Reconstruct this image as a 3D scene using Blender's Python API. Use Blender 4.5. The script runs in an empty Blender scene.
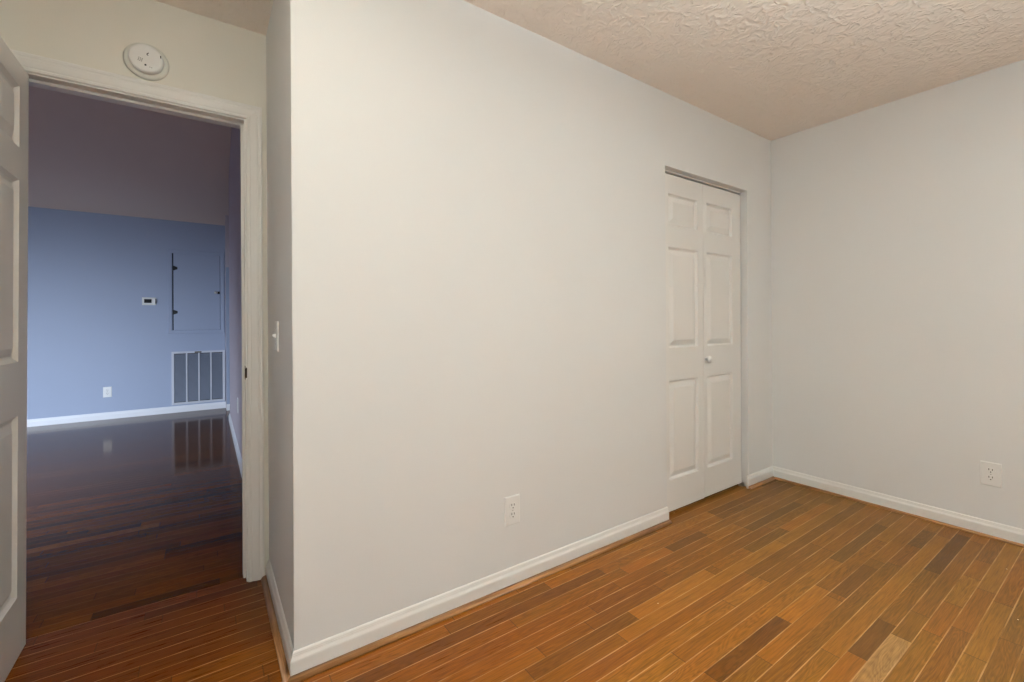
import bpy, bmesh, math, random
from mathutils import Vector, Matrix
random.seed(7)
S = bpy.context.scene
COL = S.collection

# ------------------------------------------------------------------ camera
CAM = (-3.37786, -1.58381, 1.14580)
YAW, ROLL, FPX, PY = 0.603056, -0.0055317, 444.065, 320.65
cd = bpy.data.cameras.new('camera')
cam = bpy.data.objects.new('camera', cd)
COL.objects.link(cam)
cd.sensor_fit = 'HORIZONTAL'
cd.sensor_width = 36.0
cd.lens = FPX / 1024 * 36
cd.shift_y = (PY - 341) / 1024
cd.clip_start = 0.02
R0 = Vector((math.cos(YAW), -math.sin(YAW), 0))
F0 = Vector((math.sin(YAW), math.cos(YAW), 0))
U0 = Vector((0, 0, 1))
R1 = R0 * math.cos(ROLL) + U0 * math.sin(ROLL)
U1 = -R0 * math.sin(ROLL) + U0 * math.cos(ROLL)
M = Matrix((R1, U1, -F0)).transposed().to_4x4()
M.translation = CAM
cam.matrix_world = M
S.camera = cam

# ------------------------------------------------------------------ world, exposure, window daylight
w = bpy.data.worlds.new('world')
S.world = w
w.use_nodes = True
bg = w.node_tree.nodes['Background']
bg.inputs[0].default_value = (0.62, 0.78, 1.0, 1)
bg.inputs[1].default_value = 0.6
S.view_settings.view_transform = 'Standard'
S.view_settings.look = 'None'
S.view_settings.gamma = 1
S.view_settings.use_curve_mapping = False
S.view_settings.exposure = 0.0
S.cycles.use_denoising = True
S.cycles.max_bounces = 10
S.cycles.diffuse_bounces = 7
S.cycles.sample_clamp_indirect = 6


def area(name, loc, direction, sx, sy, power, color, spread=180):
    l = bpy.data.lights.new(name, 'AREA')
    l.shape = 'RECTANGLE'
    l.size, l.size_y = sx, sy
    l.energy = power
    l.color = color
    l.spread = math.radians(spread)
    o = bpy.data.objects.new(name, l)
    o.location = loc
    o.rotation_euler = Vector(direction).to_track_quat('-Z', 'Y').to_euler()
    COL.objects.link(o)
    return o


# side light added at an unseen left window to lift the right wall
area('bedroom_side_fill', (-4.08, -2.30, 1.5), (1, 0.12, -0.03), 1.35, 1.15, 9.5, (0.89, 0.96, 1.0), 175)
# daylight entering the living room's patio door
area('patio_door_daylight', (-6.0, 0.85, 1.03), (0.22, 1, -0.62), 1.9, 1.9, 105, (0.72, 0.84, 1.0), 100)

# ------------------------------------------------------------------ key dimensions
H = 2.44                      # bedroom ceiling
XC = -3.149                   # outside corner
YD = 0.696                    # doorway wall face
T = 0.115                     # wall thickness
YB = YD + T                   # living-room face of the doorway wall
XL, YR = -4.10, -3.20         # bedroom left and rear walls
CX0, CX1, CZ = -1.224, -0.336, 2.024   # closet opening
JX0, JX1, JZ = -3.948, -3.236, 2.036   # doorway jamb faces
YF = 5.5                      # far wall
XH = -3.155                   # living room right wall
SL = 0.42                     # slope of the vaulted ceiling
HX = -7.6                     # living room left wall
def zc(y): return H + SL * (YF - y)


# ------------------------------------------------------------------ materials
class NT:
    def __init__(s, name):
        s.m = bpy.data.materials.new(name)
        s.m.use_nodes = True
        s.t = s.m.node_tree
        s.b = s.t.nodes['Principled BSDF']

    def n(s, typ, **kw):
        nd = s.t.nodes.new(typ)
        for k, v in kw.items():
            setattr(nd, k, v)
        return nd

    def l(s, a, b): s.t.links.new(a, b)

    def math(s, op, a, b=None, c=None):
        nd = s.n('ShaderNodeMath', operation=op)
        for i, x in enumerate((a, b, c)):
            if x is None: continue
            if isinstance(x, (int, float)): nd.inputs[i].default_value = x
            else: s.l(x, nd.inputs[i])
        return nd.outputs[0]

    def noise(s, vec, scale, detail=2, rough=0.5, dist=0.0):
        nd = s.n('ShaderNodeTexNoise')
        nd.inputs['Scale'].default_value = scale
        nd.inputs['Detail'].default_value = detail
        nd.inputs['Roughness'].default_value = rough
        nd.inputs['Distortion'].default_value = dist
        if vec is not None: s.l(vec, nd.inputs['Vector'])
        return nd

    def ramp(s, fac, stops):
        nd = s.n('ShaderNodeValToRGB')
        e = nd.color_ramp.elements
        while len(e) < len(stops): e.new(0.5)
        for i, (p, c) in enumerate(stops):
            e[i].position = p
            e[i].color = (*c, 1) if len(c) == 3 else c
        s.l(fac, nd.inputs[0])
        return nd.outputs[0]

    def mix(s, fac, a, b, mode='MIX'):
        nd = s.n('ShaderNodeMix', data_type='RGBA', blend_type=mode)
        for i, x in ((0, fac), (6, a), (7, b)):
            if isinstance(x, (int, float)): nd.inputs[i].default_value = x
            elif isinstance(x, tuple): nd.inputs[i].default_value = (*x, 1)
            else: s.l(x, nd.inputs[i])
        return nd.outputs[2]

    def bump(s, height, strength, dist):
        nd = s.n('ShaderNodeBump')
        nd.inputs['Strength'].default_value = strength
        nd.inputs['Distance'].default_value = dist
        s.l(height, nd.inputs['Height'])
        s.l(nd.outputs[0], s.b.inputs['Normal'])
        return nd


def paint(name, color, rough=0.6, var=0.04, bump=0.15, bscale=260, spec=0.35):
    k = NT(name)
    pos = k.n('ShaderNodeNewGeometry').outputs['Position']
    a = k.noise(pos, 2.2, 4)
    dark = tuple(c * (1 - var) for c in color)
    k.l(k.mix(a.outputs[0], dark, color), k.b.inputs['Base Color'])
    k.b.inputs['Roughness'].default_value = rough
    k.b.inputs['Specular IOR Level'].default_value = spec
    if bump:
        k.bump(k.noise(pos, bscale, 2).outputs[0], bump, 0.0015)
    return k.m


def plain(name, color, rough=0.5, metal=0.0, spec=0.5):
    k = NT(name)
    pos = k.n('ShaderNodeTexCoord').outputs['Object']
    a = k.noise(pos, 40, 2)
    k.l(k.mix(a.outputs[0], tuple(c * 0.95 for c in color), color), k.b.inputs['Base Color'])
    k.b.inputs['Roughness'].default_value = rough
    k.b.inputs['Metallic'].default_value = metal
    k.b.inputs['Specular IOR Level'].default_value = spec
    return k.m


MW = paint('warm_white_wall_paint', (0.757, 0.762, 0.752))
MWC = paint('warm_lit_wall_paint', (0.775, 0.755, 0.68))  # same white wall, with the doorway's yellower light mixed into its colour
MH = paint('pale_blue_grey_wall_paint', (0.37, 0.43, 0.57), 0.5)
MHR = paint('spill_tinted_wall_paint', (0.60, 0.53, 0.58), 0.6)  # bedroom light spilling onto the side wall is mixed into this paint
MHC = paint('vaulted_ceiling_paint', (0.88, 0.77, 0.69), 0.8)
MT = paint('white_trim_enamel', (0.80, 0.79, 0.76), 0.32, 0.03, 0.05, 90, 0.5)
MD = paint('white_door_enamel', (0.78, 0.77, 0.74), 0.38, 0.03, 0.08, 120, 0.5)
MHT = paint('hall_trim_enamel', (0.80, 0.81, 0.84), 0.35, 0.03, 0.05, 90, 0.5)
MGL = paint('grille_louver_enamel', (0.27, 0.30, 0.37), 0.45, 0.03, 0.0)
MHG = paint('grille_enamel', (0.60, 0.62, 0.68), 0.35, 0.03, 0.0)
MPL = plain('white_plastic', (0.82, 0.82, 0.80), 0.3)
MSM = plain('aged_white_plastic', (0.74, 0.74, 0.68), 0.4)
MDK = plain('dark_plastic', (0.012, 0.012, 0.012), 0.5, 0.0, 0.15)
MGH = plain('grey_vent_recess', (0.16, 0.155, 0.15), 0.7)
MBK = plain('black_hinge_metal', (0.015, 0.015, 0.016), 0.45, 0.3)
MBR = plain('tarnished_brass', (0.10, 0.07, 0.04), 0.35, 0.9)
MST = plain('satin_nickel', (0.55, 0.54, 0.52), 0.3, 1.0)
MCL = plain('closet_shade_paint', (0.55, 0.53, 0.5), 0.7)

# textured ceiling: short brushed strokes fanned out in random patches
k = NT('brush_stomped_ceiling')
pos = k.n('ShaderNodeNewGeometry').outputs['Position']
wob = k.noise(pos, 11, 2)
wv = k.n('ShaderNodeVectorMath', operation='SCALE'); k.l(wob.outputs['Color'], wv.inputs[0]); wv.inputs['Scale'].default_value = 0.09
ad = k.n('ShaderNodeVectorMath', operation='ADD'); k.l(pos, ad.inputs[0]); k.l(wv.outputs[0], ad.inputs[1])
acc = None
for scl, kk in ((16.0, 8.0), (26.0, 7.0)):
    st = k.noise(ad.outputs[0], scl, 1, 0.45, 0.3)
    rd = k.math('SUBTRACT', 1.0, k.math('ABSOLUTE', k.math('MULTIPLY', k.math('SUBTRACT', st.outputs[0], 0.5), kk)))
    rd = k.math('MAXIMUM', rd, 0.0)
    # the ridges break off here and there
    br = k.ramp(k.noise(pos, scl * 0.9 + 3, 1).outputs[0], [(0.40, (0.1,) * 3), (0.56, (1,) * 3)])
    rd = k.math('MULTIPLY', rd, br)
    acc = rd if acc is None else k.math('MAXIMUM', acc, rd)
hgt = k.math('ADD', acc, k.math('MULTIPLY', k.noise(pos, 55, 2).outputs[0], 0.35))
k.b.inputs['Base Color'].default_value = (0.89, 0.81, 0.73, 1)
k.b.inputs['Roughness'].default_value = 0.5
k.bump(hgt, 0.75, 0.0045)
MC = k.m


def wood_floor(name, rough, sheen_var, wear_shade, deep=1.0, spec=0.13):
    k = NT(name)
    uv = k.n('ShaderNodeUVMap', uv_map='grain').outputs[0]
    ue = k.n('ShaderNodeUVMap', uv_map='ends').outputs[0]
    at = k.n('ShaderNodeAttribute', attribute_name='plank')
    pos = k.n('ShaderNodeNewGeometry').outputs['Position']
    su = k.n('ShaderNodeSeparateXYZ'); k.l(uv, su.inputs[0])
    se = k.n('ShaderNodeSeparateXYZ'); k.l(ue, se.inputs[0])
    sc = k.n('ShaderNodeSeparateColor'); k.l(at.outputs['Color'], sc.inputs[0])
    # plank tone
    tone = k.ramp(sc.outputs[0], [(0.0, (0.052, 0.022, 0.0035)), (0.25, (0.125, 0.048, 0.0065)),
                                  (0.55, (0.215, 0.080, 0.0085)), (0.80, (0.285, 0.114, 0.014)),
                                  (1.0, (0.46, 0.25, 0.10))])
    hue = k.ramp(sc.outputs[1], [(0.0, (1.05, 0.95, 0.85)), (0.5, (1, 1, 1)), (1.0, (0.97, 1.05, 1.08))])
    c = k.mix(1.0, tone, hue, 'MULTIPLY')
    if deep < 1: c = k.mix(1.0, c, (deep, deep * 0.85, deep * 0.65), 'MULTIPLY')
    # straight grain and pores
    m1 = k.n('ShaderNodeMapping'); m1.inputs['Scale'].default_value = (2.2, 60, 1)
    k.l(uv, m1.inputs['Vector'])
    g1 = k.noise(m1.outputs[0], 3.0, 4, 0.6, 0.4)
    m2 = k.n('ShaderNodeMapping'); m2.inputs['Scale'].default_value = (14, 420, 1)
    k.l(uv, m2.inputs['Vector'])
    g2 = k.noise(m2.outputs[0], 1.0, 2, 0.6)
    # cathedral figure
    m3 = k.n('ShaderNodeMapping'); m3.inputs['Scale'].default_value = (2.6, 20, 1)
    k.l(uv, m3.inputs['Vector'])
    g3n = k.noise(m3.outputs[0], 1.0, 2, 0.45, 0.3)
    ring = k.math('SINE', k.math('MULTIPLY', g3n.outputs[0], 95.0))
    ring = k.math('MULTIPLY', k.math('ADD', ring, 1.0), 0.5)
    ringmask = k.math('MULTIPLY', ring, k.math('GREATER_THAN', sc.outputs[2], 0.45))
    c = k.mix(1.0, c, k.ramp(g1.outputs[0], [(0.25, (0.60, 0.56, 0.52)), (0.5, (1, 1, 1)), (0.78, (1.34, 1.36, 1.40))]), 'MULTIPLY')
    c = k.mix(1.0, c, k.ramp(g2.outputs[0], [(0.3, (0.80, 0.77, 0.74)), (0.6, (1.04, 1.04, 1.04))]), 'MULTIPLY')
    c = k.mix(k.math('MULTIPLY', ringmask, 0.42), c, k.mix(1.0, c, (0.48, 0.44, 0.40), 'MULTIPLY'))
    # greyish worn varnish in traffic patches
    wn = k.noise(pos, 1.6, 3, 0.55)
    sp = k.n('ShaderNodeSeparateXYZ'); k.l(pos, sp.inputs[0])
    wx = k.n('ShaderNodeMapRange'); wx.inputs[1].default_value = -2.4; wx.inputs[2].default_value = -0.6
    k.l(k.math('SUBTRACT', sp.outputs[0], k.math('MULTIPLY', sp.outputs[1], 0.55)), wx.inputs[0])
    wf = k.math('MULTIPLY', k.math('MULTIPLY', wx.outputs[0], k.ramp(wn.outputs[0], [(0.2, (0.45,) * 3), (0.65, (1,) * 3)])), wear_shade)
    worn = k.mix(1.0, c, (0.69, 0.83, 1.30), 'MULTIPLY')
    c = k.mix(wf, c, worn)
    c = k.mix(k.math('MULTIPLY', k.math('SUBTRACT', 1.0, wx.outputs[0]), wear_shade), c, k.mix(1.0, c, (0.80, 0.66, 0.46), 'MULTIPLY'))  # left boards redder and less worn, the nook's weaker light darkened in
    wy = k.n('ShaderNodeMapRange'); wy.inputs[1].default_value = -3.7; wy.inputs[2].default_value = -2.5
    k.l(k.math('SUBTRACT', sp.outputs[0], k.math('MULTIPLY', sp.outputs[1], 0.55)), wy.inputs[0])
    c = k.mix(k.math('MULTIPLY', k.math('SUBTRACT', 1.0, wy.outputs[0]), wear_shade), c, k.mix(1.0, c, (0.60, 0.48, 0.36), 'MULTIPLY'))  # second darkening, dimness of the nook painted into the boards
    # seams: worn light bevels, dark joints here and there
    d = k.math('MINIMUM', su.outputs[1], k.math('SUBTRACT', 0.0573, su.outputs[1]))
    sn = k.noise(pos, 9.0, 3, 0.6)
    wid = k.math('MULTIPLY', sn.outputs[0], 0.0031)
    seam = k.math('LESS_THAN', d, wid)
    seamcol = k.ramp(k.noise(pos, 4.3, 2).outputs[0], [(0.27, (0.05, 0.024, 0.010)), (0.36, (0.24, 0.125, 0.045)), (0.62, (0.50, 0.32, 0.17))])
    c = k.mix(k.math('MULTIPLY', seam, 0.5 if deep == 1 else 0.12), c, seamcol)
    de = k.math('MINIMUM', se.outputs[0], se.outputs[1])
    joint = k.math('LESS_THAN', de, 0.0016)
    c = k.mix(k.math('MULTIPLY', joint, 0.7), c, (0.03, 0.013, 0.006))
    # tiny pale scuffs and specks of paint
    vs = k.n('ShaderNodeTexVoronoi'); vs.inputs['Scale'].default_value = 5.5
    k.l(pos, vs.inputs['Vector'])
    speck = k.math('MULTIPLY', k.math('LESS_THAN', vs.outputs['Distance'], 0.016), wear_shade)
    c = k.mix(speck, c, (0.55, 0.47, 0.38))
    k.l(c, k.b.inputs['Base Color'])
    rr = k.math('ADD', rough, k.math('MULTIPLY', k.math('ADD', k.math('MULTIPLY', wf, 0.7), k.math('MULTIPLY', g1.outputs[0], 0.3)), sheen_var))
    k.l(rr, k.b.inputs['Roughness'])
    k.b.inputs['Specular IOR Level'].default_value = spec
    if deep < 1: k.b.inputs['Specular Tint'].default_value = (1.0, 0.86, 0.72, 1)
    h = k.math('SUBTRACT', k.math('MULTIPLY', g2.outputs[0], 0.12), k.math('MULTIPLY', k.math('MAXIMUM', seam, joint), 1.0))
    h = k.math('ADD', h, k.math('MULTIPLY', ringmask, 0.08))
    k.bump(h, 0.25 if deep == 1 else 0.07, 0.0012)
    return k.m


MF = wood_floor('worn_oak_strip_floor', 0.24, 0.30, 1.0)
MFH = wood_floor('polished_oak_strip_floor', 0.09, 0.10, 0.0, 0.50, 0.09)

# stained shoe moulding, grain along the run
def oak_moulding(name, scale):
    k = NT(name)
    pos = k.n('ShaderNodeTexCoord').outputs['Object']
    m1 = k.n('ShaderNodeMapping'); m1.inputs['Scale'].default_value = scale
    k.l(pos, m1.inputs['Vector'])
    gm = k.noise(m1.outputs[0], 2.0, 4, 0.6, 0.6)
    k.l(k.ramp(gm.outputs[0], [(0.3, (0.12, 0.048, 0.014)), (0.5, (0.24, 0.108, 0.036)), (0.72, (0.40, 0.21, 0.085))]), k.b.inputs['Base Color'])
    k.b.inputs['Roughness'].default_value = 0.4
    return k.m


MSH = oak_moulding('stained_oak_moulding', (2.0, 60, 60))
MSHY = oak_moulding('stained_oak_moulding_side', (60, 2.0, 60))


# ------------------------------------------------------------------ mesh helpers
def link(name, bm, mat, parent=None, smooth=False, loc=None):
    me = bpy.data.meshes.new(name)
    bmesh.ops.recalc_face_normals(bm, faces=bm.faces[:])
    bm.to_mesh(me)
    bm.free()
    for f in me.polygons: f.use_smooth = smooth
    if mat: me.materials.append(mat)
    o = bpy.data.objects.new(name, me)
    COL.objects.link(o)
    if parent: o.parent = parent
    if loc: o.location = loc
    return o


def root(name, loc=(0, 0, 0), rotz=0.0):
    o = bpy.data.objects.new(name, None)
    o.empty_display_size = 0.05
    o.location = loc
    o.rotation_euler = (0, 0, rotz)
    COL.objects.link(o)
    return o


def tag(o, label=None, cat=None, group=None, kind=None):
    if label: o['label'] = label
    if cat: o['category'] = cat
    if group: o['group'] = group
    if kind: o['kind'] = kind
    return o


def struct(o, label, cat): return tag(o, label, cat, None, 'structure')


def box(bm, x0, x1, y0, y1, z0, z1):
    v = [bm.verts.new((x, y, z)) for x in (x0, x1) for y in (y0, y1) for z in (z0, z1)]
    for a in ((0, 1, 3, 2), (4, 6, 7, 5), (0, 4, 5, 1), (2, 3, 7, 6), (0, 2, 6, 4), (1, 5, 7, 3)):
        bm.faces.new([v[i] for i in a])
    return v


def bbox(x0, x1, y0, y1, z0, z1, bev=0.0, seg=2):
    bm = bmesh.new()
    box(bm, x0, x1, y0, y1, z0, z1)
    if bev:
        bmesh.ops.bevel(bm, geom=bm.edges[:], offset=bev, segments=seg, profile=0.5, affect='EDGES', clamp_overlap=True)
    return bm


def prism(pts, axis, a, b):
    """extrude a polygon: axis 'y' -> pts are (x,z); axis 'x' -> pts are (y,z); axis 'z' -> (x,y)"""
    bm = bmesh.new()
    def P(p, t):
        return {'y': (p[0], t, p[1]), 'x': (t, p[0], p[1]), 'z': (p[0], p[1], t)}[axis]
    A = [bm.verts.new(P(p, a)) for p in pts]
    B = [bm.verts.new(P(p, b)) for p in pts]
    bm.faces.new(A); bm.faces.new(B[::-1])
    n = len(pts)
    for i in range(n):
        bm.faces.new((A[i], A[(i + 1) % n], B[(i + 1) % n], B[i]))
    bm.normal_update()
    bmesh.ops.triangulate(bm, faces=[f for f in bm.faces if len(f.verts) > 4], ngon_method='EAR_CLIP')
    return bm


def lathe(profile, seg=48, axis='z'):
    """profile: (r, h) pairs turned about the axis"""
    bm = bmesh.new()
    rings = []
    for r, h in profile:
        ring = []
        for i in range(seg):
            a = 2 * math.pi * i / seg
            p = (r * math.cos(a), r * math.sin(a), h)
            if axis == 'y': p = (p[0], -h, p[1])
            ring.append(bm.verts.new(p))
        rings.append(ring)
    for q in range(len(rings) - 1):
        for i in range(seg):
            bm.faces.new((rings[q][i], rings[q][(i + 1) % seg], rings[q + 1][(i + 1) % seg], rings[q + 1][i]))
    bm.faces.new(rings[0]); bm.faces.new(rings[-1][::-1])
    return bm


def run(profile, p0, p1, out, e0=0.0, e1=0.0):
    """moulding run on a wall: profile (off, z); p0->p1 along the wall foot; out = unit normal; e = mitre per unit offset"""
    bm = bmesh.new()
    p0, p1, out = Vector(p0), Vector(p1), Vector(out)
    d = (p1 - p0).normalized()
    A = [bm.verts.new(p0 + out * o + Vector((0, 0, z)) - d * (e0 * o)) for o, z in profile]
    B = [bm.verts.new(p1 + out * o + Vector((0, 0, z)) + d * (e1 * o)) for o, z in profile]
    n = len(profile)
    for i in range(n):
        bm.faces.new((A[i], A[(i + 1) % n], B[(i + 1) % n], B[i]))
    bm.faces.new(A); bm.faces.new(B[::-1])
    return bm


def merge(bms):
    out = bmesh.new()
    for b in bms:
        me = bpy.data.meshes.new('tmp')
        b.to_mesh(me); b.free()
        out.from_mesh(me)
        bpy.data.meshes.remove(me)
    return out


# ------------------------------------------------------------------ floors: one face per strip
PW = 0.0573


def strip_floor(name, x0, x1, r0, r1, mat, special=None, seed=1):
    rnd = random.Random(seed)
    special = special or {}
    bm = bmesh.new()
    g = bm.loops.layers.uv.new('grain')
    e = bm.loops.layers.uv.new('ends')
    cl = bm.loops.layers.float_color.new('plank')
    for r in range(r0, r1):
        cuts = []
        x = x0 - rnd.uniform(0, 0.8)
        while x < x1:
            L = rnd.choice((0.3, 0.42, 0.55, 0.7, 0.9, 1.15, 1.4)) * rnd.uniform(0.85, 1.15)
            cuts.append([x, x + L, None])
            x += L
        for (a, b, t) in special.get(r, []):
            new = []
            for c in cuts:
                if c[1] <= a or c[0] >= b: new.append(c)
                else:
                    if c[0] < a - 0.02: new.append([c[0], a, c[2]])
                    if c[1] > b + 0.02: new.append([b, c[1], c[2]])
            # close any sliver gaps
            new.append([a, b, t])
            new.sort(key=lambda c: c[0])
            for i in range(len(new) - 1): new[i][1] = new[i + 1][0]
            cuts = new
        for a, b, t in cuts:
            tone = min(1, max(0, rnd.gauss(0.52, 0.11) if rnd.random() > 0.06 else rnd.uniform(0.12, 0.3))) if t is None else t
            if mat is MFH: tone = 0.14 + 0.78 * tone
            hue, fig = rnd.random(), rnd.random()
            A, B = max(a, x0), min(b, x1)
            off = rnd.uniform(0, 50); offv = rnd.uniform(0, 9) * PW
            if B - A < 1e-4: continue
            pts = [(A, 0), (B, 0), (B, 1), (A, 1)]
            f = bm.faces.new([bm.verts.new((px, (r + q) * PW, 0)) for px, q in pts])
            for lp, (px, q) in zip(f.loops, pts):
                lp[g].uv = (px + off, q * PW)
                lp[e].uv = (px - a, b - px)
                lp[cl] = (tone, hue, fig, 1)
    # give the boards a slab below
    box(bm, x0, x1, r0 * PW, r1 * PW, -0.06, -0.002)
    return link(name, bm, mat)


RS = 13                        # strip row under the door where the two rooms' finishes meet
special = {-14: [(-2.05, -1.57, .20), (-1.57, -1.22, .72)], -15: [(-1.22, -0.86, .24)], -18: [(-1.56, -1.27, .17), (-1.27, -0.68, .44)],
           -19: [(-1.78, -1.33, .86)], -20: [(-0.92, -0.60, .68)], -21: [(-1.62, -1.10, .42)], -8: [(-2.52, -2.02, .30), (-2.02, -1.50, .74)],
           -7: [(-2.20, -1.79, .30)], -4: [(-1.48, -1.19, .26)], -16: [(-0.45, -0.18, .28)], 11: [(-3.58, -3.20, .22)], 3: [(-3.475, -3.10, .74)]}
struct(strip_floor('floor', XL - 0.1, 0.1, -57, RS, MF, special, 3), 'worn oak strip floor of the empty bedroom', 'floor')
struct(strip_floor('floor_living_room', HX - 0.1, -1.9, RS, 98, MFH, {13: [(-3.75, -3.335, 0.0)], 14: [(-3.9, -3.1, 0.6)], 20: [(-5.0, -3.55, .85)], 28: [(-5.0, -3.6, .95)], 21: [(-3.55, -3.1, .15)]}, 11), 'dark glossy oak strip floor beyond the doorway', 'floor')

# ------------------------------------------------------------------ bedroom shell
bm = prism([(XC, 0), (CX0, 0), (CX0, CZ), (CX1, CZ), (CX1, 0), (0, 0), (0, H), (XC, H)], 'y', 0, T)
ed = [x for x in bm.edges if all(abs(v.co.x - XC) < 1e-5 and abs(v.co.y) < 1e-5 for v in x.verts)]
bmesh.ops.bevel(bm, geom=ed, offset=0.004, segments=3, profile=0.5, affect='EDGES')
struct(link('wall_back', bm, MW), 'long warm white wall with the closet opening', 'wall')
struct(link('wall_return', bbox(XC, XC + T, T, YB, 0, H), MW), 'short white return wall beside the doorway', 'wall')
bm = prism([(XL, 0), (JX0 - 0.018, 0), (JX0 - 0.018, JZ + 0.018), (JX1 + 0.018, JZ + 0.018), (JX1 + 0.018, 0), (XC, 0), (XC, H), (XL, H)], 'y', YD, YB)
struct(link('wall_doorway', bm, MWC), 'white wall around the open doorway, warm light in its paint', 'wall')
struct(link('wall_right', bbox(0, 0.1, YR, YB, 0, H), MW), 'plain warm white wall on the right', 'wall')
WY0, WY1, WZ0, WZ1 = -3.02, -1.58, 0.88, 2.12
bm = bmesh.new()
for a in ((YR, WY0, 0, H), (WY1, YD, 0, H), (WY0, WY1, 0, WZ0), (WY0, WY1, WZ1, H)):
    box(bm, XL - 0.1, XL, a[0], a[1], a[2], a[3])
struct(link('wall_left', bm, MW), 'white wall behind the open door', 'wall')
struct(link('wall_closet', bbox(XC + T, 0, YD - 0.02, YB, 0, H), MCL), 'back wall inside the closet', 'wall')
struct(link('wall_rear', bbox(XL - 0.1, 0.1, YR - 0.1, YR, 0, H), MW), 'plain white wall behind the viewer', 'wall')
wn = root('added_window_1', (XL - 0.05, (WY0 + WY1) / 2, WZ0))  # unseen window added to hold the side light
hw = (WY1 - WY0) / 2; hh = WZ1 - WZ0
bm = bmesh.new()
for a in ((-hw, -hw + 0.05, 0, hh), (hw - 0.05, hw, 0, hh), (-hw + 0.05, hw - 0.05, 0, 0.05), (-hw + 0.05, hw - 0.05, hh - 0.05, hh), (-hw + 0.05, hw - 0.05, hh / 2 - 0.02, hh / 2 + 0.02)):
    box(bm, -0.02, 0.03, a[0], a[1], a[2], a[3])
link('window_frame', bm, MT, wn)
struct(wn, 'white framed sash window added on the left for side light, unseen', 'window')
bm = bmesh.new()
box(bm, XL - 0.1, 0.1, YR - 0.12, YB, H, H + 0.1)
struct(link('ceiling', bm, MC), 'white bedroom ceiling with brushed stucco texture', 'ceiling')

# ------------------------------------------------------------------ living room shell beyond the doorway
ZT = zc(YB)
bm = bmesh.new()
box(bm, XL, XC + T, YB - 0.02, YB, H + 0.1, ZT)
PX0, PX1, PZ = -7.0, -5.0, 2.02
for q in ((HX, PX0, 0, ZT), (PX0, PX1, PZ, ZT), (PX1, XL, 0, ZT)):
    box(bm, q[0], q[1], YB - 0.1, YB, q[2], q[3])
struct(link('wall_living_near', bm, MH), 'blue grey living room wall on the doorway side', 'wall')
Y4 = 4.55
bm = prism([(YB, 0), (Y4, 0), (Y4, zc(Y4)), (YB, ZT)], 'x', XH, XH + 0.115)
struct(link('wall_living_right', bm, MHR), 'living room wall seen edge on, lavender light spill in its paint', 'wall')
struct(link('wall_living_far', bbox(HX, -1.9, YF, YF + 0.1, 0, H + 0.06), MH), 'blue lit far wall with access door and return grille', 'wall')
NX, NY = -3.166, 5.27
bm = prism([(NY, 0), (YF, 0), (YF, zc(YF)), (NY, zc(NY))], 'x', NX, -1.9)
struct(link('wall_living_nib', bm, MHR), 'narrow wall nib in the far corner beside the grille', 'wall')
bm = prism([(Y4, 0), (NY, 0), (NY, zc(NY)), (Y4, zc(Y4))], 'x', -2.0, -1.9)
struct(link('wall_passage', bm, MH), 'end wall of the side passage in the living room', 'wall')
bm = prism([(Y4 - 0.1, 0), (Y4, 0), (Y4, zc(Y4)), (Y4 - 0.1, zc(Y4))], 'x', XH + 0.115, -1.9)
struct(link('wall_passage_near', bm, MH), 'near wall of the side passage in the living room', 'wall')
bm = prism([(YB - 0.1, 0), (YF, 0), (YF, zc(YF)), (YB - 0.1, zc(YB - 0.1))], 'x', HX - 0.1, HX)
struct(link('wall_living_left', bm, MH), 'blue grey end wall of the living room, out of view', 'wall')
wn = root('window_2', ((PX0 + PX1) / 2, YB - 0.05, 0))
bm = bmesh.new()
hx = (PX1 - PX0) / 2
for a in ((-hx, -hx + 0.06, 0.0, PZ), (hx - 0.06, hx, 0.0, PZ), (-0.05, 0.05, 0.06, PZ - 0.06), (-hx + 0.06, hx - 0.06, 0.0, 0.06), (-hx + 0.06, hx - 0.06, PZ - 0.06, PZ)):
    box(bm, a[0], a[1], -0.03, 0.03, a[2], a[3])
link('window_frame', bm, MT, wn)
struct(wn, 'white framed glass patio door out of view', 'window')
bm = prism([(YB - 0.1, zc(YB - 0.1)), (YF + 0.1, zc(YF + 0.1)), (YF + 0.1, zc(YF + 0.1) + 0.12), (YB - 0.1, zc(YB - 0.1) + 0.12)], 'x', HX - 0.1, -1.9)
struct(link('ceiling_living_room', bm, MHC), 'shaded mauve vaulted ceiling beyond the doorway', 'ceiling')

# ------------------------------------------------------------------ baseboards with shoe moulding
BP = [(0, 0.0), (0.013, 0.0), (0.013, 0.054), (0.0122, 0.058), (0.0085, 0.0655), (0.0072, 0.0695), (0.0072, 0.0715),
      (0.0064, 0.0735), (0.0058, 0.0775), (0.004, 0.081), (0.0015, 0.083), (0, 0.083)]


def shoe(w, h):
    return [(0.0131, 0)] + [(0.0131 + w * math.cos(a), h * math.sin(a)) for a in [i * math.pi / 16 for i in range(9)]]


def base(name, segs, label, mat=MT, sh=(0.021, 0.015)):
    o = link(name, merge([run(BP, *s) for s in segs]), mat)
    struct(o, label, 'baseboard')
    if sh:
        q = link('shoe_molding', merge([run(shoe(*sh), *s) for s in segs]), MSH if abs(segs[0][2][1]) > 0.5 else MSHY, o, True)
        tag(q, 'stained oak shoe moulding')
    return o


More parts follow.
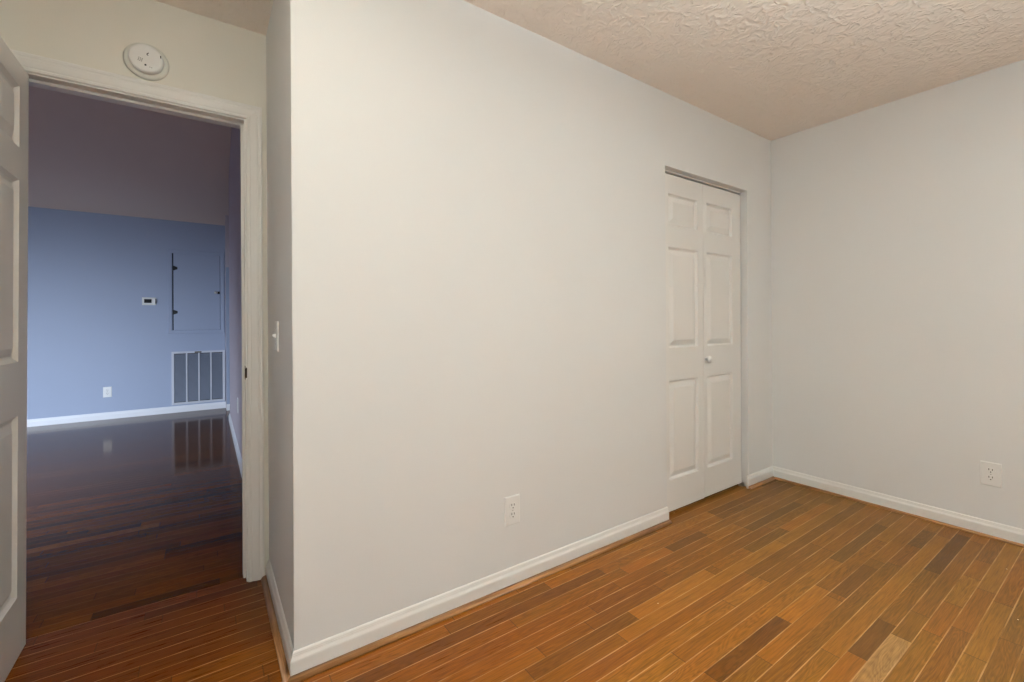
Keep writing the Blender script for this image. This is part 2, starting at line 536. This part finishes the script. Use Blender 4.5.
E_ = -0.0005
base('baseboard_back', [((XC, 0, 0), (CX0 + 0.001, 0, 0), (0, -1, 0), 1, 0), ((CX1 - 0.026, 0, 0), (0, 0, 0), (0, -1, 0), 0, -1)],
     'white moulded baseboard along the long wall')
base('baseboard_return', [((XC, YD - 0.018, 0), (XC, 0, 0), (-1, 0, 0), 0, 1)], 'white baseboard on the short return wall by the doorway')
base('baseboard_right', [((0, 0, 0), (0, YR, 0), (-1, 0, 0), -1, 0)], 'white moulded baseboard along the right wall', MT, (0.013, 0.013))
base('baseboard_living_far', [((HX, YF, 0), (NX, YF, 0), (0, -1, 0), 0, 0)], 'pale baseboard under the blue far wall', MHT, None)
base('baseboard_living_right', [((XH, YB, 0), (XH, Y4, 0), (-1, 0, 0), 0, 0)], 'white baseboard along the lavender grey wall beyond the doorway', MHT, None)
base('baseboard_living_nib', [((NX, NY, 0), (-2.0, NY, 0), (0, -1, 0), 0, 0)], 'short white baseboard on the far corner nib', MHT, None)
struct(link('trim_2', bbox(NX, NX + 0.06, NY - 0.012, NY, 0.083, 1.86, 0.002), MH), 'narrow pale vertical board in the far corner', 'trim')

# ------------------------------------------------------------------ doorway jamb and casing
tr = root('trim_1', ((JX0 + JX1) / 2, YD, 0))
cxm = (JX0 + JX1) / 2
a, b = JX0 - cxm, JX1 - cxm
bm = bmesh.new()
jt = 0.018
box(bm, b, b + jt, 0, T, 0, JZ + jt)
box(bm, a - jt, a, 0, T, 0, JZ + jt)
box(bm, a, b, 0, T, JZ, JZ + jt)
link('jamb', bm, MT, tr)
bm = bmesh.new()
s0, s1, stt = 0.038, 0.076, 0.011
box(bm, b - stt, b, s0, s1, 0, JZ)
box(bm, a, a + stt, s0, s1, 0, JZ)
box(bm, a + stt, b - stt, s0, s1, JZ - stt, JZ)
bmesh.ops.bevel(bm, geom=bm.edges[:], offset=0.002, segments=2, affect='EDGES', clamp_overlap=True)
link('door_stop', bm, MT, tr)
CP = [(0.0, 0.0), (0.0, 0.006), (0.003, 0.0085), (0.010, 0.0095), (0.013, 0.0085), (0.018, 0.0105), (0.030, 0.0135), (0.040, 0.0155),
      (0.046, 0.0148), (0.050, 0.0165), (0.057, 0.0168), (0.0615, 0.0145), (0.0615, 0.0)]


def casing(side):
    """mitred three-sided casing; side=-1 bedroom face, +1 living room face"""
    bm = bmesh.new()
    rv = 0.006
    y0 = 0 if side < 0 else T
    st = []
    for (x, z, dx, dz) in ((a - rv, 0, -1, 0), (a - rv, JZ + rv, -1, 1), (b + rv, JZ + rv, 1, 1), (b + rv, 0, 1, 0)):
        st.append([bm.verts.new((x + dx * o, y0 + side * h, z + dz * o)) for o, h in CP])
    n = len(CP)
    for q in range(3):
        for i in range(n):
            bm.faces.new((st[q][i], st[q][(i + 1) % n], st[q + 1][(i + 1) % n], st[q + 1][i]))
    bm.faces.new(st[0]); bm.faces.new(st[3][::-1])
    return bm


link('casing', casing(-1), MT, tr)
# strike plate in the right jamb, a dark brass lip
bm = bbox(b - 0.0015, b + 0.002, 0.001, 0.030, 0.892, 0.952, 0.0006, 1)
sp_ = link('strike_plate', bm, MBR, tr)
bm = bmesh.new()
for i in range(8):
    t0, t1 = i / 8 * math.pi, (i + 1) / 8 * math.pi
    z0, z1 = 0.922 - 0.024 * math.cos(t0), 0.922 - 0.024 * math.cos(t1)
    w0, w1 = 0.010 * math.sin(t0) + 0.0005, 0.010 * math.sin(t1) + 0.0005
    vs = [bm.verts.new(p) for p in ((b - 0.0015, 0.002, z0), (b + 0.004, 0.002 - w0, z0), (b + 0.004, 0.002 - w1, z1), (b - 0.0015, 0.002, z1))]
    bm.faces.new(vs)
    vs2 = [bm.verts.new((v.co.x + 0.0012, v.co.y + 0.001, v.co.z)) for v in vs]
    bm.faces.new(vs2[::-1])
link('strike_lip', bm, MBR, sp_)
struct(tr, 'cream white jamb and moulded casing around the open doorway', 'door frame')


# ------------------------------------------------------------------ panelled door leaves
def panel_leaf(w, h, t, panels, bmx=None, groove=0.009, sw=0.014, bw=0.030, both=True):
    """leaf in local x (0..w), z (0..h), faces at y=0 (front, -y) and y=t. panels: (x0,x1,z0,z1)"""
    bm = bmx or bmesh.new()
    xs = sorted({0, w, *[p[0] for p in panels], *[p[1] for p in panels]})
    zs = sorted({0, h, *[p[2] for p in panels], *[p[3] for p in panels]})

    def inside(x, z): return any(p[0] < x < p[1] and p[2] < z < p[3] for p in panels)
    for face, sgn in ((0.0, 1), (t, -1)):
        if not both and sgn < 0:
            vs = [bm.verts.new(q) for q in ((0, t, 0), (w, t, 0), (w, t, h), (0, t, h))]
            bm.faces.new(vs)
            continue
        for i in range(len(xs) - 1):
            for j in range(len(zs) - 1):
                if inside((xs[i] + xs[i + 1]) / 2, (zs[j] + zs[j + 1]) / 2): continue
                vs = [bm.verts.new((x, face, z)) for x, z in ((xs[i], zs[j]), (xs[i + 1], zs[j]), (xs[i + 1], zs[j + 1]), (xs[i], zs[j + 1]))]
                bm.faces.new(vs)
        prof = [(0, 0), (0.0025, 0.003), (sw * 0.6, groove * 0.8), (sw, groove), (sw + 0.003, groove), (sw + bw, 0.002), (sw + bw + 0.001, 0.0012)]
        for (x0, x1, z0, z1) in panels:
            prev = None
            for o, d in prof:
                ring = [bm.verts.new((x, face + sgn * d, z)) for x, z in ((x0 + o, z0 + o), (x1 - o, z0 + o), (x1 - o, z1 - o), (x0 + o, z1 - o))]
                if prev:
                    for i in range(4):
                        bm.faces.new((prev[i], prev[(i + 1) % 4], ring[(i + 1) % 4], ring[i]))
                prev = ring
            bm.faces.new(prev)
    for q in (((0, 0, 0), (0, t, 0), (0, t, h), (0, 0, h)), ((w, 0, 0), (w, t, 0), (w, t, h), (w, 0, h)),
              ((0, 0, 0), (w, 0, 0), (w, t, 0), (0, t, 0)), ((0, 0, h), (w, 0, h), (w, t, h), (0, t, h))):
        bm.faces.new([bm.verts.new(p) for p in q])
    bmesh.ops.remove_doubles(bm, verts=bm.verts[:], dist=1e-5)
    return bm


# open door, hinged on the left jamb and swung square into the bedroom
LW, LT, LZ0, LZ1 = 0.708, 0.035, 0.012, 2.027
dr = root('door_1', (JX0 + 0.004 + LT, YD - 0.006, LZ0), -math.pi / 2)
dr.rotation_euler.x = -0.0075    # the leaf hangs a little out of plumb
# local x runs from the hinges towards the camera side (-y), local +y is world +x ... so the seen face is local y = 0 side after the mirror below
hz = LZ1 - LZ0
rows = [(0.22 - LZ0, 0.834 - LZ0), (1.016 - LZ0, 1.632 - LZ0), (1.741 - LZ0, 1.949 - LZ0)]
pans = []
for c0, c1 in ((0.092, 0.300), (0.408, 0.616)):
    for z0, z1 in rows: pans.append((c0, c1, z0, z1))
bm = panel_leaf(LW, hz, LT, pans, None, 0.013, 0.018, 0.028)
bmesh.ops.transform(bm, matrix=Matrix.Translation((0, -LT, 0)), verts=bm.verts[:])
link('door_leaf', bm, MD, dr)
for z in (0.18, 1.0, 1.80):
    bm = bmesh.new()
    bmesh.ops.create_cone(bm, cap_ends=True, segments=16, radius1=0.0055, radius2=0.0055, depth=0.089)
    bmesh.ops.transform(bm, matrix=Matrix.Translation((-0.001, -LT - 0.0045, z)), verts=bm.verts[:])
    link('hinge', bm, MST, dr, True)
for s, yy in ((1, 0.0), (-1, -LT)):
    bm = lathe([(0.030, 0), (0.030, 0.006), (0.012, 0.010), (0.010, 0.032), (0.020, 0.040), (0.027, 0.052), (0.024, 0.064), (0.010, 0.070)], 32)
    bmesh.ops.transform(bm, matrix=Matrix.Translation((LW - 0.06, yy, 0.92)) @ Matrix.Rotation(-s * math.pi / 2, 4, 'X'), verts=bm.verts[:])
    link('door_knob', bm, MBR, dr, True)
struct(dr, 'white six panel door standing open at the left edge', 'door')

# closet bifold door
DY = 0.040
cl = root('door_2', (CX0, DY, 0))
zb, zt = 0.020, 2.001
Lx0, mid, Lx1 = -1.219, -0.7915, -0.350
crow = [(0.203, 0.787), (0.979, 1.574), (1.702, 1.889)]
for nm, x0, x1, c0, c1, dz in (('left', Lx0, mid - 0.0012, -1.143, -0.850, 0.0), ('right', mid + 0.0012, Lx1, -0.754, -0.455, 0.003)):
    bm = panel_leaf(x1 - x0, zt - zb - dz, 0.035, [(c0 - x0, c1 - x0, z0 - zb - dz, z1 - zb - dz) for z0, z1 in crow], None, 0.016, 0.011, 0.033, False)
    for e_ in ():
        pass
    o = link('bifold_leaf', bm, MD, cl)
    o.location = (x0 - CX0, 0.0, zb + dz)
bm = lathe([(0.008, 0), (0.008, 0.010), (0.012, 0.013), (0.0195, 0.018), (0.021, 0.025), (0.018, 0.032), (0.010, 0.036)], 24, 'y')
bmesh.ops.transform(bm, matrix=Matrix.Translation((-0.7665 - CX0, 0.0, 0.896)), verts=bm.verts[:])
link('closet_knob', bm, MPL, cl, True)
bm = bmesh.new()
box(bm, 0.002, CX1 - CX0 - 0.002, 0.004, 0.034, CZ - 0.009, CZ)
link('track', bm, MT, cl)
bm = bmesh.new()
box(bm, CX1 - CX0 - 0.024, CX1 - CX0 - 0.001, -0.012, 0.02, 0.0, 0.004)
box(bm, CX1 - CX0 - 0.004, CX1 - CX0 - 0.001, -0.012, 0.02, 0.0, 0.026)
link('pivot_bracket', bm, MST, cl)
struct(cl, 'white two leaf bifold closet door with small round knob', 'door')


# ------------------------------------------------------------------ electrical outlets
def make_outlet():
    """faces local -y, centred on the origin, back on y=0"""
    r = root('electrical_outlet')
    bm = bmesh.new()
    w, h = 0.0392, 0.0620
    rings = []
    for o, y in ((0, 0), (0, -0.0022), (0.0012, -0.0042), (0.0040, -0.0058)):
        rings.append([bm.verts.new((sx * (w - o), y, sz * (h - o))) for sx, sz in ((-1, -1), (1, -1), (1, 1), (-1, 1))])
    for q in range(3):
        for i in range(4):
            bm.faces.new((rings[q][i], rings[q][(i + 1) % 4], rings[q + 1][(i + 1) % 4], rings[q + 1][i]))
    bm.faces.new(rings[0]); bm.faces.new(rings[3][::-1])
    link('cover_plate', bm, MPL, r)
    for zc_ in (0.0195, -0.0195):
        # rounded-flank receptacle face
        bm = bmesh.new()
        pts = []
        for i in range(40):
            t_ = 2 * math.pi * i / 40
            pts.append((0.0172 * math.cos(t_), max(-0.0138, min(0.0138, 0.0172 * math.sin(t_)))))
        f0 = [bm.verts.new((px, -0.0056, pz)) for px, pz in pts]
        f1 = [bm.verts.new((px, -0.0072, pz)) for px, pz in pts]
        f2 = [bm.verts.new((px * 0.95, -0.0077, pz * 0.95)) for px, pz in pts]
        for A_, B_ in ((f0, f1), (f1, f2)):
            for i in range(40): bm.faces.new((A_[i], A_[(i + 1) % 40], B_[(i + 1) % 40], B_[i]))
        bm.faces.new(f2)
        s = link('socket', bm, MPL, r)
        s.location = (0, 0, zc_)
        for x_, hh_ in ((-0.0064, 0.0048), (0.0064, 0.0042)):
            link('slot', bbox(x_ - 0.0013, x_ + 0.0013, -0.0080, -0.0070, 0.0012, 0.0012 + 2 * hh_), MDK, s)
        bm = lathe([(0.0026, 0), (0.0026, 0.0010)], 16, 'y')
        bmesh.ops.transform(bm, matrix=Matrix.Translation((0, -0.0070, -0.0072)), verts=bm.verts[:])
        link('ground_hole', bm, MDK, s)
    bm = lathe([(0.0032, 0.0054), (0.0030, 0.0066), (0.0018, 0.0070)], 16, 'y')
    link('screw', bm, MST, r)
    return r


def copy_tree(o, parent=None):
    c = o.copy()
    COL.objects.link(c)
    if parent: c.parent = parent
    for ch in list(o.children): copy_tree(ch, c)
    return c


out0 = make_outlet()
spots = [((-2.2925, 0, 0.3275), 0, 'white duplex outlet low on the long wall between doorway and closet'),
         ((0, -1.089, 0.3290), -math.pi / 2, 'white duplex outlet on the right hand wall above its baseboard'),
         ((-4.349, YF, 0.323), 0, 'small white outlet on the blue far wall seen through the doorway'),
         ((XH, 2.90, 0.43), -math.pi / 2, 'outlet seen edge on along the lavender grey wall past the doorway')]
for i, (lc, rz, lb) in enumerate(spots):
    o = out0 if i == 0 else copy_tree(out0)
    o.location = lc
    o.rotation_euler = (0, 0, rz)
    tag(o, lb, 'outlet')

# light switch on the return wall
sw = root('light_switch', (XC, 0.363, 1.0905), -math.pi / 2)
bm = bmesh.new()
rings = []
for o, y in ((0, 0), (0, -0.0025), (0.0014, -0.0046), (0.004, -0.006)):
    rings.append([bm.verts.new((sx * (0.0355 - o), y, sz * (0.058 - o))) for sx, sz in ((-1, -1), (1, -1), (1, 1), (-1, 1))])
for q in range(3):
    for i in range(4): bm.faces.new((rings[q][i], rings[q][(i + 1) % 4], rings[q + 1][(i + 1) % 4], rings[q + 1][i]))
bm.faces.new(rings[0]); bm.faces.new(rings[3][::-1])
link('cover_plate', bm, MPL, sw)
bm = prism([(-0.004, -0.010), (-0.018, 0.001), (-0.0175, 0.007), (-0.004, 0.010)], 'x', -0.0045, 0.0045)
link('toggle', bm, MPL, sw)
for z in (-0.030, 0.030):
    bm = lathe([(0.0032, 0.0056), (0.0030, 0.0068), (0.0016, 0.0072)], 14, 'y')
    bmesh.ops.transform(bm, matrix=Matrix.Translation((0, 0, z)), verts=bm.verts[:])
    link('screw', bm, MST, sw)
tag(sw, 'white toggle light switch on the short return wall', 'light switch')

# ------------------------------------------------------------------ smoke detector over the doorway
sd = root('smoke_detector', (-3.568, YD, 2.1835))
link('mounting_ring', lathe([(0.071, 0), (0.0715, 0.005), (0.069, 0.010), (0.060, 0.0135), (0.054, 0.014)], 64, 'y'), MSM, sd, True)
bd = link('body', lathe([(0.050, 0.0140), (0.0545, 0.016), (0.0555, 0.022), (0.0545, 0.031), (0.0525, 0.035), (0.048, 0.0375), (0.030, 0.0385), (0.010, 0.0388)], 64, 'y'), MPL, sd, True)
bm = merge([bbox(-0.020 + i * 0.0052, -0.0172 + i * 0.0052, -0.0392, -0.0380, -0.022 + j * 0.0052, -0.0193 + j * 0.0052) for i in range(3) for j in range(3)])
bmesh.ops.transform(bm, matrix=Matrix.Rotation(0.25, 4, 'Y'), verts=bm.verts[:])
link('sounder_grille', bm, MGH, sd)
bm = lathe([(0.0034, 0.0378), (0.0034, 0.0396)], 16, 'y')
bmesh.ops.transform(bm, matrix=Matrix.Translation((-0.001, 0, -0.029)), verts=bm.verts[:])
link('indicator_hole', bm, MDK, sd)
bm = merge([bbox(-0.0005, 0.0075, -0.0396, -0.038, -0.0014, 0.0014), bbox(-0.0005, 0.0045, -0.0396, -0.038, -0.0014, 0.0014)])
tw = []
for ang_, L_ in ((0.75, 0.006), (-0.85, 0.009)):
    q = bbox(0, L_, -0.0396, -0.038, -0.0012, 0.0012)
    bmesh.ops.transform(q, matrix=Matrix.Translation((0.003, 0, 0.014)) @ Matrix.Rotation(ang_, 4, 'Y') if ang_ < 0 else Matrix.Translation((0.003, 0, 0.014)) @ Matrix.Rotation(ang_, 4, 'Y'), verts=q.verts[:])
    tw.append(q)
bm.free()
link('test_slot', merge(tw), MDK, sd)
bm = bbox(0.0445, 0.0475, -0.0385, -0.036, 0.012, 0.022)
link('latch_slot', bm, MDK, sd)
bm = merge([bbox(0.011, 0.014, -0.0391, -0.038, -0.0345, -0.0325), bbox(0.0165, 0.0195, -0.0391, -0.038, -0.0355, -0.0337)])
link('marking', bm, MGH, sd)
tag(sd, 'round white smoke detector on the wall above the doorway', 'smoke detector')

# ------------------------------------------------------------------ things on the far wall
# access door
pd = root('access_panel', (-3.478, YF, 1.002))
bm = bmesh.new()
x0, x1, z1_ = -0.298, 0.302, 1.07
ix0, ix1, iz0, iz1 = -0.243, 0.250, 0.062, 1.046
fx = 0.052
st = []
P_ = [(0, 0), (0, 0.012), (0.006, 0.016), (0.038, 0.014), (0.046, 0.009), (0.046, 0)]
cor = ((x0, 0, 1, 1), (x1, 0, -1, 1), (x1, z1_, -1, -1), (x0, z1_, 1, -1))
for (x, z, dx, dz) in cor:
    st.append([bm.verts.new((x + dx * o, -h, z + dz * o)) for o, h in P_])
for q in range(4):
    A_, B_ = st[q], st[(q + 1) % 4]
    for i in range(len(P_)):
        bm.faces.new((A_[i], A_[(i + 1) % len(P_)], B_[(i + 1) % len(P_)], B_[i]))
link('frame', bm, MH, pd)
link('backing', bbox(x0 + 0.04, x1 - 0.04, -0.003, 0.0, 0.04, z1_ - 0.04), MDK, pd)
dl = link('access_door', bbox(x0 + 0.058, x1 - 0.050, -0.013, -0.003, 0.047, z1_ - 0.046, 0.0015, 1), MH, pd)
for z in (0.275, 0.835):
    bm = merge([bbox(x0 + 0.046, x0 + 0.062, -0.021, -0.011, z - 0.028, z + 0.028, 0.002, 1),
                prism([(x0 + 0.058, z - 0.030), (x0 + 0.100, z - 0.014), (x0 + 0.100, z + 0.014), (x0 + 0.058, z + 0.030)], 'y', -0.0165, -0.0128)])
    link('hinge', bm, MBK, pd)
kb = link('knob', lathe([(0.007, 0.012), (0.007, 0.024), (0.017, 0.028), (0.018, 0.036), (0.010, 0.041)], 20, 'y'), MST, pd, True)
kb.location = (x1 - 0.098, 0, 0.535)
bm = bbox(x1 - 0.076, x1 - 0.052, -0.022, -0.012, 0.518, 0.552, 0.001, 1)
link('catch', bm, MBK, pd)
tag(pd, 'blue grey framed access door with black hinges on far wall', 'access door')

# return air grille
gr = root('return_air_grille', (-3.458, YF, 0.100))
gw, gh = 0.284, 0.675
bm = bmesh.new()
for a_ in ((-gw, -gw + 0.026, 0, gh), (gw - 0.026, gw, 0, gh), (-gw + 0.026, gw - 0.026, 0, 0.026), (-gw + 0.026, gw - 0.026, gh - 0.026, gh)):
    q = box(bm, a_[0], a_[1], -0.018, 0, a_[2], a_[3])
link('frame', bm, MHG, gr)
link('recess', bbox(-gw + 0.02, gw - 0.02, -0.002, 0.0, 0.02, gh - 0.02), MDK, gr)
for i in (1, 2, 3):
    x = -gw + 0.026 + i * (2 * gw - 0.052) / 4
    link('mullion', bbox(x - 0.0075, x + 0.0075, -0.019, -0.0035, 0.026, gh - 0.026), MHG, gr)
bm = bmesh.new()
n = 44
for i in range(n):
    z = 0.034 + i * (gh - 0.066) / n
    vs = [bm.verts.new(p) for p in ((-gw + 0.026, -0.0145, z), (gw - 0.026, -0.0145, z), (gw - 0.026, -0.0035, z + 0.0095), (-gw + 0.026, -0.0035, z + 0.0095))]
    v2 = [bm.verts.new((v.co.x, v.co.y, v.co.z + 0.0012)) for v in vs]
    bm.faces.new(vs); bm.faces.new(v2[::-1])
    for j in range(4): bm.faces.new((vs[j], vs[(j + 1) % 4], v2[(j + 1) % 4], v2[j]))
link('louvers', bm, MGL, gr)
link('latch', bbox(-0.045, 0.028, -0.025, -0.018, gh - 0.022, gh - 0.006, 0.002, 1), MBR, gr)
tag(gr, 'pale return air grille with four louvred bays low on far wall', 'vent grille')

# thermostat
th = root('thermostat', (-3.955, YF, 1.413))
link('back_plate', bbox(-0.072, 0.064, -0.006, 0.0, -0.050, 0.046, 0.004, 2), MSM, th)
link('case', bbox(-0.058, 0.058, -0.028, -0.0055, -0.036, 0.034, 0.004, 2), MPL, th)
link('display', bbox(-0.050, 0.022, -0.0300, -0.0275, -0.024, 0.024, 0.001, 1), MDK, th)
for z in (-0.010, 0.010):
    link('button', bbox(0.030, 0.038, -0.0300, -0.0275, z - 0.007, z + 0.007, 0.001, 1), MSM, th)
bm = prism([(0.0585, -0.034), (0.066, -0.024), (0.068, 0.0), (0.066, 0.022), (0.0585, 0.032)], 'y', -0.022, -0.006)
link('side_cover', bm, MGH, th)
tag(th, 'small white thermostat with dark display on far wall', 'thermostat')

# ------------------------------------------------------------------ unseen uplighter added behind the viewer for ceiling bounce
LX, LY = -2.45, -2.65
fl = root('bounce_uplighter', (LX, LY, 0))
link('base', lathe([(0.135, 0.0), (0.135, 0.012), (0.12, 0.02), (0.03, 0.028), (0.015, 0.04)], 48), MST, fl, True)
link('pole', lathe([(0.0125, 0.03), (0.0125, 1.70)], 24), MST, fl, True)
link('lamp_shade', lathe([(0.02, 1.69), (0.06, 1.70), (0.12, 1.735), (0.165, 1.80), (0.17, 1.815), (0.166, 1.815), (0.158, 1.80), (0.115, 1.742), (0.055, 1.708), (0.02, 1.70)], 48), MST, fl, True)
k = NT('lit_opal_glass')
k.b.inputs['Base Color'].default_value = (0.9, 0.88, 0.82, 1)
k.b.inputs['Emission Color'].default_value = (0.90, 0.99, 1.0, 1)
k.b.inputs['Emission Strength'].default_value = 3800.0
link('diffuser', lathe([(0.120, 1.750), (0.120, 1.754)], 48), k.m, fl)
tag(fl, 'metal uplighter added behind the viewer for bounce light', 'floor lamp')

# ------------------------------------------------------------------ small flush lamp on the ceiling over the doorway nook, above the view
cp = root('ceiling_lamp', (-3.36, -0.75, H))
link('canopy', lathe([(0.150, 0), (0.150, -0.016), (0.138, -0.020)], 48), MPL, cp, True)
k = NT('lit_warm_opal_glass')
k.b.inputs['Base Color'].default_value = (0.9, 0.88, 0.82, 1)
k.b.inputs['Emission Color'].default_value = (1.0, 0.95, 0.78, 1)
k.b.inputs['Emission Strength'].default_value = 23.0
link('glass_dome', lathe([(0.136, -0.019), (0.130, -0.045), (0.105, -0.075), (0.06, -0.095), (0.015, -0.100)], 48), k.m, cp, True)
tag(cp, 'round opal glass lamp flush on the ceiling near the doorway', 'ceiling lamp')
